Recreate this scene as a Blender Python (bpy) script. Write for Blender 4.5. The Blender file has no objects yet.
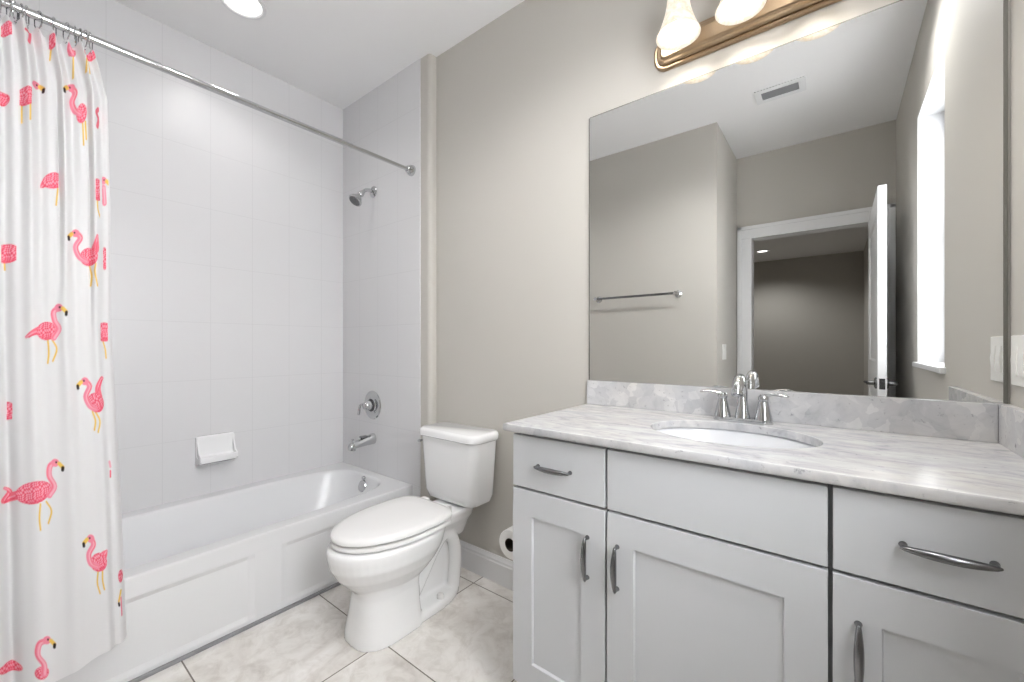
import bpy, bmesh, math, random
import numpy as np
from mathutils import Vector, Matrix
random.seed(4)
PI = math.pi
C = bpy.context.scene.collection
SC = bpy.context.scene

# ------------------------------------------------------------------ camera, sky, exposure
FPX, CY, YAW, CAM_Y, CAM_Z = 412.0, 345.7, 0.667, -1.531, 1.147
cam_d = bpy.data.cameras.new('camera'); cam_d.sensor_width = 36.0
cam_d.lens = FPX / 1024 * 36.0
cam_d.shift_y = (CY - 341.0) / 1024
cam_d.clip_start = 0.02
cam = bpy.data.objects.new('camera', cam_d); C.objects.link(cam)
cam.location = (0, CAM_Y, CAM_Z); cam.rotation_euler = (PI / 2, 0, YAW)
SC.camera = cam

W = bpy.data.worlds.new('daylight'); SC.world = W; W.use_nodes = True
bg = W.node_tree.nodes['Background']
bg.inputs[0].default_value = (0.98, 0.985, 1.0, 1); bg.inputs[1].default_value = 17.0

SC.view_settings.view_transform = 'Standard'; SC.view_settings.look = 'None'
SC.view_settings.gamma = 1.0; SC.view_settings.use_curve_mapping = False
SC.view_settings.exposure = 0.08
SC.cycles.max_bounces = 16; SC.cycles.diffuse_bounces = 10; SC.cycles.glossy_bounces = 6
SC.cycles.sample_clamp_indirect = 6.0
SC.cycles.use_denoising = True

SHADE_EMIT, BULB_EMIT, CAN_EMIT, CAN_WATT, FAR_WATT = .70, 170.0, 3.0, 8.0, 52.0
FILL_WATT = 30.0  # strength of the added ceiling fill lights

# ------------------------------------------------------------------ materials
def srgb(r, g, b):
    f = lambda c: (c / 255 / 12.92) if c / 255 <= .04045 else ((c / 255 + .055) / 1.055) ** 2.4
    return (f(r), f(g), f(b), 1)

def mat(name, col, rough=.5, metal=0.0, spec=.5, coat=0.0, emit=None, estr=0.0):
    m = bpy.data.materials.new(name); m.use_nodes = True
    b = m.node_tree.nodes['Principled BSDF']
    b.inputs['Base Color'].default_value = col if len(col) == 4 else (*col, 1)
    b.inputs['Roughness'].default_value = rough; b.inputs['Metallic'].default_value = metal
    b.inputs['Specular IOR Level'].default_value = spec; b.inputs['Coat Weight'].default_value = coat
    if emit:
        b.inputs['Emission Color'].default_value = (*emit, 1); b.inputs['Emission Strength'].default_value = estr
    return m

def nodes(m):
    nt = m.node_tree
    return nt, nt.nodes['Principled BSDF']

def add(nt, kind, **kw):
    n = nt.nodes.new(kind)
    for k, v in kw.items(): setattr(n, k, v)
    return n

def math_node(nt, op, a, b=None):
    n = add(nt, 'ShaderNodeMath', operation=op)
    for i, v in enumerate((a, b)):
        if v is None: continue
        if isinstance(v, (int, float)): n.inputs[i].default_value = v
        else: nt.links.new(v, n.inputs[i])
    return n.outputs[0]

def noise(nt, scale, detail=4, rough=.55, dist=0.0, vec=None):
    n = add(nt, 'ShaderNodeTexNoise'); n.inputs['Scale'].default_value = scale
    n.inputs['Detail'].default_value = detail; n.inputs['Roughness'].default_value = rough
    n.inputs['Distortion'].default_value = dist
    if vec is None:
        vec = add(nt, 'ShaderNodeNewGeometry').outputs['Position']
    nt.links.new(vec, n.inputs['Vector'])
    return n

def ramp(nt, fac, stops):
    r = add(nt, 'ShaderNodeValToRGB'); nt.links.new(fac, r.inputs[0])
    els = r.color_ramp.elements
    els[0].position, els[0].color = stops[0]; els[1].position, els[1].color = stops[-1]
    for p, c in stops[1:-1]:
        e = els.new(p); e.color = c
    return r.outputs[0]

def mix(nt, fac, a, b, mode='MIX'):
    n = add(nt, 'ShaderNodeMix', data_type='RGBA', blend_type=mode)
    for sock, v in ((0, fac), (6, a), (7, b)):
        if isinstance(v, (int, float)): n.inputs[sock].default_value = v
        elif isinstance(v, tuple): n.inputs[sock].default_value = v
        else: nt.links.new(v, n.inputs[sock])
    return n.outputs[2]

def bump(nt, b, height, strength, dist=.002):
    n = add(nt, 'ShaderNodeBump'); n.inputs['Strength'].default_value = strength
    n.inputs['Distance'].default_value = dist
    nt.links.new(height, n.inputs['Height']); nt.links.new(n.outputs[0], b.inputs['Normal'])

def grout_mask(nt, axes, steps, offs, width):
    """1 on the joints of a straight tile grid in world metres"""
    pos = add(nt, 'ShaderNodeNewGeometry').outputs['Position']
    sx = add(nt, 'ShaderNodeSeparateXYZ'); nt.links.new(pos, sx.inputs[0])
    out = None; cells = []
    for ax, st, of in zip(axes, steps, offs):
        q = math_node(nt, 'DIVIDE', math_node(nt, 'SUBTRACT', sx.outputs['XYZ'.index(ax)], of), st)
        cells.append(math_node(nt, 'FLOOR', q))
        fr = math_node(nt, 'FRACT', q)
        d = math_node(nt, 'MINIMUM', fr, math_node(nt, 'SUBTRACT', 1.0, fr))
        mk = math_node(nt, 'LESS_THAN', d, width / 2 / st)
        out = mk if out is None else math_node(nt, 'MAXIMUM', out, mk)
    return out, cells

def paint(name, col, rough=.55):
    m = mat(name, col, rough, spec=.3); nt, b = nodes(m)
    bump(nt, b, noise(nt, 260, 2).outputs['Fac'], .015, .001)
    return m

M = {}
M['paint'] = paint('greige wall paint', srgb(190, 187, 181))
M['white_paint'] = paint('white ceiling paint', srgb(243, 243, 244), .7)
M['trim'] = mat('white trim enamel', srgb(232, 233, 235), .28, spec=.4)
M['porcelain'] = mat('white glazed porcelain', srgb(245, 246, 247), .08, spec=.5, coat=.3)
M['basin'] = mat('pale sink glaze', srgb(216, 218, 222), .1, spec=.5, coat=.2)
M['enamel'] = mat('white tub enamel', srgb(226, 227, 229), .24, spec=.5)
M['seat'] = mat('white seat plastic', srgb(236, 236, 236), .2)
M['cabinet'] = mat('light grey cabinet lacquer', srgb(208, 210, 213), .48, spec=.4)
M['gap'] = mat('dark grey of the cabinet gaps', srgb(120, 121, 123), .6)
M['chrome'] = mat('polished chrome', (.60, .61, .62), .09, 1.0)
M['nickel'] = mat('brushed nickel', srgb(128, 129, 131), .25, 1.0)
M['bronze'] = mat('warm champagne metal', srgb(172, 149, 122), .3, 1.0)
M['mirror'] = mat('mirror silvering', (.90, .91, .905), .0, 1.0)
M['mirror_edge'] = mat('dark mirror edge', srgb(112, 111, 106), .4, .3)
M['black'] = mat('black rubber', (.02, .02, .02), .5)
M['dark'] = mat('dark cavity', (.045, .045, .05), .7)
M['paper'] = mat('toilet paper', srgb(238, 238, 236), .9, spec=.1)
M['card'] = mat('cardboard core', srgb(72, 66, 60), .9, spec=.1)
M['plastic'] = mat('white switch plastic', srgb(240, 240, 237), .3)
M['caulk'] = mat('grey floor caulk', srgb(140, 140, 142), .6)
M['grille'] = mat('grey vent louvre', srgb(112, 113, 115), .6)
M['shade'] = mat('frosted lit glass', srgb(140, 132, 120), .35, emit=(1.0, .93, .82), estr=SHADE_EMIT)
def _mottle():
    m = M['shade']; nt, b = nodes(m)
    n = noise(nt, 42, 3, .6, .6)
    nt.links.new(ramp(nt, n.outputs['Fac'], [(.32, (.80, .64, .44, 1)), (.60, (1.0, .95, .86, 1))]), b.inputs['Emission Color'])
_mottle()
M['bulb'] = mat('lit bulb', (1, 1, 1), .4, emit=(1.0, .94, .86), estr=BULB_EMIT)
M['can'] = mat('lit recessed lens', (1, 1, 1), .4, emit=(1.0, .96, .90), estr=CAN_EMIT)

def wall_tile(name, ax, off):
    m = mat(name, srgb(219, 219, 221), .34, spec=.4); nt, b = nodes(m)
    mk, cells = grout_mask(nt, (ax, 'Z'), (.2, .302), (off, .967), .0028)
    nt.links.new(mix(nt, mk, srgb(219, 219, 221), srgb(211, 211, 213)), b.inputs['Base Color'])
    r = math_node(nt, 'ADD', math_node(nt, 'MULTIPLY', mk, .4), .34); nt.links.new(r, b.inputs['Roughness'])
    bump(nt, b, math_node(nt, 'SUBTRACT', 1.0, mk), .2, .001)
    return m
M['tile_long'] = wall_tile('white wall tile', 'Y', 0.0)
M['tile_end'] = wall_tile('white wall tile on the end wall', 'X', -2.618)

def floor_tile():
    m = mat('pale stone floor tile', srgb(214, 208, 201), .32, spec=.45); nt, b = nodes(m)
    mk, cells = grout_mask(nt, ('X', 'Y'), (.508, .508), (-1.378, -.589), .0045)
    comb = add(nt, 'ShaderNodeCombineXYZ'); nt.links.new(cells[0], comb.inputs[0]); nt.links.new(cells[1], comb.inputs[1])
    sc = add(nt, 'ShaderNodeVectorMath', operation='SCALE'); sc.inputs['Scale'].default_value = 3.71
    nt.links.new(comb.outputs[0], sc.inputs[0])
    ad = add(nt, 'ShaderNodeVectorMath', operation='ADD')
    nt.links.new(sc.outputs[0], ad.inputs[0]); nt.links.new(add(nt, 'ShaderNodeNewGeometry').outputs['Position'], ad.inputs[1])
    n1 = noise(nt, 3.2, 8, .62, 1.2, ad.outputs[0]); n2 = noise(nt, 14, 6, .65, .8, ad.outputs[0])
    c1 = ramp(nt, n1.outputs['Fac'], [(.30, srgb(204, 199, 194)), (.5, srgb(229, 226, 222)), (.7, srgb(242, 240, 238))])
    c2 = ramp(nt, n2.outputs['Fac'], [(.34, srgb(205, 200, 194)), (.55, srgb(255, 255, 255)), (.8, srgb(255, 255, 255))])
    c = mix(nt, .42, c1, c2, 'MULTIPLY')
    nt.links.new(mix(nt, mk, c, srgb(118, 112, 106)), b.inputs['Base Color'])
    nt.links.new(math_node(nt, 'ADD', math_node(nt, 'MULTIPLY', mk, .4), .34), b.inputs['Roughness'])
    bump(nt, b, math_node(nt, 'SUBTRACT', 1.0, mk), .5, .0015)
    return m
M['floor'] = floor_tile()
M['carpet'] = paint('beige bedroom carpet', srgb(206, 200, 192), .95)

def marble(name, streak):
    m = mat(name, srgb(222, 221, 222), .2, spec=.5); nt, b = nodes(m)
    pos = add(nt, 'ShaderNodeNewGeometry').outputs['Position']
    mp = add(nt, 'ShaderNodeMapping'); nt.links.new(pos, mp.inputs['Vector'])
    mp.inputs['Scale'].default_value = streak
    v = mp.outputs[0]
    n1 = noise(nt, 9, 7, .62, 1.3, v)
    c1 = ramp(nt, n1.outputs['Fac'], [(.30, srgb(154, 155, 160)), (.46, srgb(187, 188, 191)), (.66, srgb(210, 210, 210))])
    # angular paler fragments set in the grey ground
    warp = noise(nt, 14, 3, .5, 0, v)
    wv = add(nt, 'ShaderNodeVectorMath', operation='MULTIPLY_ADD')
    nt.links.new(warp.outputs['Color'], wv.inputs[0]); wv.inputs[1].default_value = (.07, .07, .07)
    nt.links.new(v, wv.inputs[2])
    vo = add(nt, 'ShaderNodeTexVoronoi'); vo.inputs['Scale'].default_value = 26
    nt.links.new(wv.outputs[0], vo.inputs['Vector'])
    sep = add(nt, 'ShaderNodeSeparateColor'); nt.links.new(vo.outputs['Color'], sep.inputs[0])
    c2 = mix(nt, .48 if streak[0] == 1 else .18, c1, ramp(nt, sep.outputs[0], [(.1, srgb(186, 187, 191)), (.6, srgb(204, 205, 207)), (.95, srgb(228, 228, 227))]))
    n3 = noise(nt, 60, 4, .7, .4, v)
    c3 = ramp(nt, n3.outputs['Fac'], [(.27, srgb(140, 141, 147)), (.38, srgb(255, 255, 255)), (1, srgb(255, 255, 255))])
    c = mix(nt, .75, c2, c3, 'MULTIPLY')
    n4 = noise(nt, 3, 3, .5, 0, v)
    warm = ramp(nt, n4.outputs['Fac'], [(.45, srgb(247, 247, 248)), (.7, srgb(246, 242, 236))])
    nt.links.new(mix(nt, .8, c, warm, 'MULTIPLY'), b.inputs['Base Color'])
    return m
M['marble'] = marble('polished grey white marble', (.8, 2.0, 1.0))
M['marble_splash'] = marble('marble of the splash', (1.0, 1.0, 1.0))

def pane_mat():
    m = bpy.data.materials.new('clear window glass'); m.use_nodes = True; nt = m.node_tree
    nt.nodes.clear()
    t = nt.nodes.new('ShaderNodeBsdfTransparent'); g = nt.nodes.new('ShaderNodeBsdfGlossy'); g.inputs['Roughness'].default_value = .02
    lw = nt.nodes.new('ShaderNodeLayerWeight'); lw.inputs[0].default_value = .5
    p5 = math_node(nt, 'POWER', lw.outputs['Facing'], 5.0); fr = math_node(nt, 'ADD', math_node(nt, 'MULTIPLY', p5, .9), .04)
    mx = nt.nodes.new('ShaderNodeMixShader'); o = nt.nodes.new('ShaderNodeOutputMaterial')
    nt.links.new(fr, mx.inputs[0]); nt.links.new(t.outputs[0], mx.inputs[1]); nt.links.new(g.outputs[0], mx.inputs[2])
    nt.links.new(mx.outputs[0], o.inputs[0])
    return m
M['pane'] = pane_mat()

def cloth_mat():
    m = mat('printed white curtain cloth', (.85, .85, .86, 1), .75, spec=.15); nt, b = nodes(m)
    a = add(nt, 'ShaderNodeAttribute', attribute_name='print'); nt.links.new(a.outputs['Color'], b.inputs['Base Color'])
    tr = add(nt, 'ShaderNodeBsdfTranslucent'); nt.links.new(a.outputs['Color'], tr.inputs[0])
    mx = add(nt, 'ShaderNodeMixShader'); mx.inputs[0].default_value = .28
    out = nt.nodes['Material Output']
    nt.links.new(b.outputs[0], mx.inputs[1]); nt.links.new(tr.outputs[0], mx.inputs[2]); nt.links.new(mx.outputs[0], out.inputs[0])
    return m
M['cloth'] = cloth_mat()

# ------------------------------------------------------------------ mesh helpers
def box(bm, x0, x1, y0, y1, z0, z1, bev=0.0, seg=2):
    t = bmesh.new(); bmesh.ops.create_cube(t, size=1)
    for v in t.verts:
        v.co = Vector(((x0 + x1) / 2 + v.co.x * (x1 - x0), (y0 + y1) / 2 + v.co.y * (y1 - y0), (z0 + z1) / 2 + v.co.z * (z1 - z0)))
    if bev: bmesh.ops.bevel(t, geom=list(t.edges), offset=bev, segments=seg, affect='EDGES', profile=.5)
    merge(bm, t)

def merge(bm, t, matx=None):
    if matx is not None: bmesh.ops.transform(t, matrix=matx, verts=t.verts)
    tmp = bpy.data.meshes.new('tmp'); t.to_mesh(tmp); t.free(); bm.from_mesh(tmp); bpy.data.meshes.remove(tmp)

def loft(bm, rings, caps=(True, True), closed=True):
    vs = [[bm.verts.new(p) for p in r] for r in rings]
    n = len(vs[0])
    for a, b in zip(vs, vs[1:]):
        for i in range(n if closed else n - 1):
            j = (i + 1) % n
            bm.faces.new((a[i], a[j], b[j], b[i]))
    if caps[0]: bm.faces.new(list(reversed(vs[0])))
    if caps[1]: bm.faces.new(vs[-1])
    return vs

def frame_of(d):
    d = Vector(d).normalized(); up = Vector((0, 0, 1)) if abs(d.z) < .95 else Vector((0, 1, 0))
    a = d.cross(up).normalized(); return a, a.cross(d).normalized()

def tube(bm, pts, rad, seg=14, flat=1.0, caps=(True, True)):
    """sweep; rad a number or one per point; flat squashes the section on its second axis"""
    pts = [Vector(p) for p in pts]; rings = []
    if isinstance(rad, (int, float)): rad = [rad] * len(pts)
    pa = None
    for i, p in enumerate(pts):
        d = (pts[min(i + 1, len(pts) - 1)] - pts[max(i - 1, 0)]).normalized()
        if pa is None: a, b = frame_of(d)
        else:
            a = (pa - d * pa.dot(d)).normalized(); b = a.cross(d).normalized()
        pa = a
        rings.append([p + (a * math.cos(t) + b * math.sin(t) * flat) * rad[i] for t in [2 * PI * k / seg for k in range(seg)]])
    loft(bm, rings, caps)

def spline(pts, n=8):
    pts = [Vector(p) for p in pts]; out = []
    P = [pts[0] * 2 - pts[1]] + pts + [pts[-1] * 2 - pts[-2]]
    for i in range(1, len(P) - 2):
        a, b, c, d = P[i - 1:i + 3]
        for k in range(n):
            t = k / n
            out.append(.5 * ((2 * b) + (c - a) * t + (2 * a - 5 * b + 4 * c - d) * t * t + (3 * b - a - 3 * c + d) * t ** 3))
    out.append(pts[-1]); return out

def lathe(bm, prof, base, axis=(0, 0, 1), seg=32):
    """prof = (radius, distance along axis); ends at radius 0 close by themselves"""
    axis = Vector(axis).normalized(); a, b = frame_of(axis); base = Vector(base); rings = []
    for r, h in prof:
        rings.append([base + axis * h + (a * math.cos(t) + b * math.sin(t)) * max(r, 1e-5) for t in [2 * PI * k / seg for k in range(seg)]])
    loft(bm, rings, (prof[0][0] < 1e-4 or True, prof[-1][0] < 1e-4 or True))

def lathe_open(bm, prof, base, axis=(0, 0, 1), seg=40):
    axis = Vector(axis).normalized(); a, b = frame_of(axis); base = Vector(base)
    loft(bm, [[base + axis * h + (a * math.cos(t) + b * math.sin(t)) * r for t in [2 * PI * k / seg for k in range(seg)]] for r, h in prof], (False, False))

def prism(bm, poly, axis, lo, hi):
    """poly in the two other axes, in x,y,z order, pushed along axis"""
    def P(u, v, w): return {'x': (w, u, v), 'y': (u, w, v), 'z': (u, v, w)}[axis]
    loft(bm, [[P(u, v, lo) for u, v in poly], [P(u, v, hi) for u, v in poly]])

def round_rect(x0, x1, y0, y1, r, n=6):
    out = []
    for cx, cy, a0 in ((x1 - r, y1 - r, 0), (x0 + r, y1 - r, 90), (x0 + r, y0 + r, 180), (x1 - r, y0 + r, 270)):
        for k in range(n + 1):
            a = math.radians(a0 + 90 * k / n); out.append((cx + r * math.cos(a), cy + r * math.sin(a)))
    return out

def obj(name, bm, m, parent=None, smooth=35, mods=None):
    bmesh.ops.recalc_face_normals(bm, faces=bm.faces)
    me = bpy.data.meshes.new(name); bm.to_mesh(me); bm.free()
    if smooth:
        me.polygons.foreach_set('use_smooth', [True] * len(me.polygons))
        me.set_sharp_from_angle(angle=math.radians(smooth))
    me.materials.append(M[m] if isinstance(m, str) else m)
    o = bpy.data.objects.new(name, me); C.objects.link(o)
    if 0 < smooth <= 45:
        wn = o.modifiers.new('even_normals', 'WEIGHTED_NORMAL'); wn.keep_sharp = True
    if parent is not None:
        top = parent
        off = Vector((0, 0, 0))
        while top is not None:
            off += top.location; top = top.parent
        me.transform(Matrix.Translation(-off)); o.parent = parent
    return o

def thing(name, label, cat, loc=(0, 0, 0), group=None):
    o = bpy.data.objects.new(name, None); C.objects.link(o); o.empty_display_size = .05
    o.location = loc; o['label'] = label; o['category'] = cat
    if group: o['group'] = group
    return o

def tag(o, label, cat, group=None):
    o['label'] = label; o['category'] = cat
    if group: o['group'] = group
    return o

def struct(name, bm, m, parent=None, smooth=30):
    o = obj(name, bm, m, parent, smooth)
    if parent is None: o['kind'] = 'structure'
    return o

def B(*a, **k):
    bm = bmesh.new(); box(bm, *a, **k); return bm

def copy_tree(root, loc, label, group=None):
    r = root.copy(); C.objects.link(r); r.location = loc; r['label'] = label
    if group: r['group'] = group
    def rec(src, dst):
        for ch in [o for o in src.children]:
            c = ch.copy(); C.objects.link(c); c.parent = dst; rec(ch, c)
    rec(root, r)
    return r

# ------------------------------------------------------------------ room dimensions
XL, XR = -2.618, 0.331          # tiled long wall, window wall
YE, YN = -0.05, -1.574          # the two ends of the tub alcove
XS = -1.738                     # face of the alcove stubs
YA, XA = -1.694, -0.67          # towel-bar wall, side of the entry passage
YB = -2.44                      # door wall
H = 2.742
XT = -1.88                      # tub apron
DX0, DX1, DH = -0.558, 0.222, 2.045   # doorway
WY0, WY1, WZ0, WZ1 = -1.47, -0.785, 1.06, 2.335   # window opening

# ------------------------------------------------------------------ shell
struct('floor', B(XL - .1, XR + .2, YB - .12, .12, -.1, 0), 'floor', smooth=0)
struct('ceiling', B(XL - .1, XR + .2, YB - .12, .12, H, H + .1), 'white_paint', smooth=0)
struct('wall_back', B(XS - .02, XR + .2, 0, .12, 0, H), 'paint', smooth=0)
struct('wall_left', B(XL - .1, XL, YN - .12, .12, 0, H), 'tile_long', smooth=0)
# alcove head wall: painted core with rounded corner, tile skin over most of it
bm = bmesh.new()
pts = [(XL, .12), (XL, YE + .004), (XS - .035, YE + .004)]
for k in range(9):
    a = math.radians(-90 + 90 * k / 8); pts.append((XS - .024 + .024 * math.cos(a), YE + .004 + .024 + .024 * math.sin(a)))
pts.append((XS, .12))
prism(bm, pts, 'z', 0, H)
struct('wall_stub', bm, 'paint', smooth=40)
bm = bmesh.new()
prism(bm, [(XL, YE + .004)] + [(XL, YE)] + [(-1.824, YE), (-1.818, YE + .0015), (-1.816, YE + .004)], 'z', 0, H)
struct('wall_shower', bm, 'tile_end', smooth=20)
# alcove foot wall and the wall that carries the towel bar
bm = bmesh.new(); box(bm, XL - .1, XS, YN - .12, YN, 0, H); struct('wall_alcove', bm, 'tile_end', smooth=0)
bm = bmesh.new(); box(bm, XS - .001, XA - .1, YA - .1, YA, 0, H); box(bm, XA - .1, XA, YB, YA, 0, H)
struct('wall_front', bm, 'paint', smooth=0)
# door wall with its doorway
bm = bmesh.new()
box(bm, XA - .1, DX0 - .018, YB - .12, YB, 0, H); box(bm, DX1 + .018, XR + .2, YB - .12, YB, 0, H)
box(bm, DX0 - .018, DX1 + .018, YB - .12, YB, DH + .018, H)
struct('wall_door', bm, 'paint', smooth=0)
# window wall with its opening
bm = bmesh.new()
box(bm, XR, XR + .16, WY1, .12, 0, H); box(bm, XR, XR + .16, YB - .12, WY0, 0, H)
box(bm, XR, XR + .16, WY0, WY1, 0, WZ0); box(bm, XR, XR + .16, WY0, WY1, WZ1, H)
struct('wall_right', bm, 'paint', smooth=0)

# window: frame, meeting rail, panes, sill
w = bpy.data.objects.new('window_1', None); C.objects.link(w); w['kind'] = 'structure'; w.location = (XR + .12, (WY0 + WY1) / 2, WZ0)
bm = bmesh.new()
f = .045
box(bm, XR + .1, XR + .15, WY0, WY0 + f, WZ0, WZ1, .004); box(bm, XR + .1, XR + .15, WY1 - f, WY1, WZ0, WZ1, .004)
box(bm, XR + .1, XR + .15, WY0, WY1, WZ0, WZ0 + f, .004); box(bm, XR + .1, XR + .15, WY0, WY1, WZ1 - f, WZ1, .004)
box(bm, XR + .1, XR + .15, WY0, WY1, 1.68, 1.72, .004)
obj('window_frame', bm, 'trim', w)
obj('window_pane', B(XR + .122, XR + .127, WY0 + f, WY1 - f, WZ0 + f, 1.68), 'pane', w, 0)
obj('window_pane', B(XR + .122, XR + .127, WY0 + f, WY1 - f, 1.72, WZ1 - f), 'pane', w, 0)
bm = bmesh.new()   # white returns inside the opening
box(bm, XR + .001, XR + .1, WY0, WY0 + .006, WZ0, WZ1); box(bm, XR + .001, XR + .1, WY1 - .006, WY1, WZ0, WZ1)
box(bm, XR + .001, XR + .1, WY0, WY1, WZ1 - .006, WZ1)
obj('window_jamb', bm, 'trim', w, 0)
obj('window_sill', B(XR - .018, XR + .1, WY0 - .03, WY1 + .03, WZ0 - .022, WZ0 + .003, .006), 'trim', w)

# baseboards
BH = .129
def baseboard(name, x0, y0, x1, y1, nx, ny):
    """runs from p0 to p1 against a wall whose room side is (nx, ny)"""
    prof = [(0, 0), (.015, 0), (.015, BH - .034), (.012, BH - .028), (.012, BH - .018), (.007, BH - .008), (.005, BH), (0, BH)]
    bm = bmesh.new()
    loft(bm, [[(px + nx * d, py + ny * d, z) for d, z in prof] for px, py in ((x0, y0), (x1, y1))])
    struct(name, bm, 'trim', smooth=25)
baseboard('baseboard_back', XS, 0, -.757, 0, 0, -1)
baseboard('baseboard_front', XS, YA, XA, YA, 0, 1)
baseboard('baseboard_side', XA, YA, XA, YB, 1, 0)
baseboard('baseboard_right', XR, YB, XR, -.57, -1, 0)
baseboard('baseboard_alcove', XS, YE + .03, XS, 0, 1, 0)

# doorway trim and the room beyond
bm = bmesh.new()
cw = .105
for sx, x in ((1, DX0), (-1, DX1)):
    xa, xb = (x - cw, x) if sx == 1 else (x, x + cw)
    box(bm, xa, xb, YB, YB + .016, 0, DH, .003)
    box(bm, *((xa, xa + .03) if sx == 1 else (xb - .03, xb)), YB, YB + .022, 0, DH + cw, .003)
box(bm, DX0 - cw, DX1 + cw, YB, YB + .016, DH, DH + cw, .003)
box(bm, DX0 - cw, DX1 + cw, YB, YB + .022, DH + cw - .03, DH + cw, .003)
box(bm, DX0 - .018, DX0, YB - .121, YB + .001, 0, DH); box(bm, DX1, DX1 + .018, YB - .121, YB + .001, 0, DH)
box(bm, DX0 - .018, DX1 + .018, YB - .121, YB + .001, DH, DH + .018)
struct('trim_1', bm, 'trim')
FY, FX0, FX1 = -7.55, -3.4, .36
struct('floor', B(FX0 - .1, FX1 + .1, FY - .1, YB - .12, -.1, 0), 'carpet', smooth=0)
struct('ceiling', B(FX0 - .1, FX1 + .1, FY - .1, YB - .12, H, H + .1), 'white_paint', smooth=0)
struct('wall_far', B(FX0 - .1, FX1 + .1, FY - .1, FY, 0, H), 'paint', smooth=0)
struct('wall_far_right', B(FX1, FX1 + .1, FY, YB - .12, 0, H), 'paint', smooth=0)
struct('wall_far_left', B(FX0 - .1, FX0, FY, YB - .12, 0, H), 'paint', smooth=0)
struct('wall_far_near', B(FX0, XA - .099, YB - .12, YB - .02, 0, H), 'paint', smooth=0)

# door leaf standing open against the window wall
d = bpy.data.objects.new('door_1', None); C.objects.link(d); d['kind'] = 'structure'; d.location = (.21, YB + .01, 0)
LX0, LX1, LY0, LY1 = .18, .218, YB + .018, -1.535
def panel_face(bm, x, sgn):
    ys = [LY0, LY0 + .11, LY0 + .125, LY1 - .125, LY1 - .11, LY1]
    zs = [.012, .24, .255, .855, .87, 1.05, 1.065, 1.895, 1.91, 2.035]
    g = []
    for i, y in enumerate(ys):
        g.append([bm.verts.new((x - sgn * (.009 if (i in (2, 3) and j in (2, 3, 6, 7)) else 0), y, z)) for j, z in enumerate(zs)])
    for i in range(5):
        for j in range(9): bm.faces.new((g[i][j], g[i + 1][j], g[i + 1][j + 1], g[i][j + 1]))
    return g
bm = bmesh.new(); a = panel_face(bm, LX0, -1); b = panel_face(bm, LX1, 1)
for i in range(5):
    for j in (0, 9): bm.faces.new((a[i][j], a[i + 1][j], b[i + 1][j], b[i][j]))
for j in range(9):
    for i in (0, 5): bm.faces.new((a[i][j], a[i][j + 1], b[i][j + 1], b[i][j]))
leaf = obj('door_leaf', bm, 'trim', d, 15)
for sgn, x in ((-1, LX0), (1, LX1)):
    bm = bmesh.new(); yk = LY1 - .065
    lathe(bm, [(.0, 0), (.032, 0), (.032, .006), (.026, .011), (.012, .013), (.011, .045), (0, .046)], (x, yk, .935), (sgn, 0, 0))
    tube(bm, spline([(x + sgn * .04, yk + .012, .935), (x + sgn * .048, yk - .03, .938), (x + sgn * .044, yk - .075, .932), (x + sgn * .04, yk - .115, .928)], 5), [.009] * 12 + [.007] * 4, 10, .8)
    obj('lever_handle', bm, 'nickel', d)
bm = bmesh.new(); box(bm, LX0 + .006, LX1 - .006, LY1 - .001, LY1 + .002, .905, .965, .001); obj('latch_plate', bm, 'nickel', d)

# ------------------------------------------------------------------ bathtub
TZ = .362
tub = thing('bathtub', 'white alcove bathtub with panelled apron below the tiled walls', 'bathtub', (-2.25, -.81, 0))
cx, cy = -2.253, (YE + YN) / 2
def super_ring(cx, cy, hx, hy, z, e, n=96):
    out = []
    for k in range(n):
        t = 2 * PI * k / n; c, s = math.cos(t), math.sin(t)
        out.append((cx + hx * math.copysign(abs(c) ** (2 / e), c), cy + hy * math.copysign(abs(s) ** (2 / e), s), z))
    return out
def rect_ring(x0, x1, y0, y1, z, like, cx, cy):
    """points of a rectangle met by rays from the centre through the points of another ring, corners snapped"""
    out = []
    for p in like:
        dx, dy = p[0] - cx, p[1] - cy
        t = min(((x1 if dx > 0 else x0) - cx) / dx if abs(dx) > 1e-9 else 1e9, ((y1 if dy > 0 else y0) - cy) / dy if abs(dy) > 1e-9 else 1e9)
        out.append([cx + dx * t, cy + dy * t, z])
    for X in (x0, x1):
        for Y in (y0, y1):
            k = min(range(len(out)), key=lambda i: (out[i][0] - X) ** 2 + (out[i][1] - Y) ** 2)
            out[k][0], out[k][1] = X, Y
    return [tuple(p) for p in out]
bm = bmesh.new()
ohx, ohy, ocx = .290, .700, -2.253
op = super_ring(ocx, cy, ohx, ohy, TZ, 4.2)
rr = lambda inset, z: rect_ring(XL + .001, XT - inset, YN + .001, YE - .001, z, op, ocx, cy)
rings = [rr(.06, .004), rr(.06, .27), rr(.004, .285), rr(.0, .295), rr(0, TZ - .009), rr(0, TZ - .006), rr(.0015, TZ - .0018), rr(.006, TZ), rr(.010, TZ),
         super_ring(ocx, cy, ohx + .012, ohy + .012, TZ, 4.2), super_ring(ocx, cy, ohx + .003, ohy + .003, TZ - .004, 4.2),
         super_ring(ocx, cy, ohx - .004, ohy - .004, TZ - .014, 4.2), super_ring(ocx, cy, ohx - .03, ohy - .035, .26, 4.0),
         super_ring(ocx, cy, ohx - .05, ohy - .08, .15, 3.6), super_ring(ocx, cy, ohx - .075, ohy - .12, .09, 3.2),
         super_ring(ocx, cy, ohx - .12, ohy - .18, .065, 3.0), super_ring(ocx, cy, ohx - .2, ohy - .36, .06, 2.6)]
loft(bm, rings, (False, True))
obj('tub_shell', bm, 'enamel', tub, 45)
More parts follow.
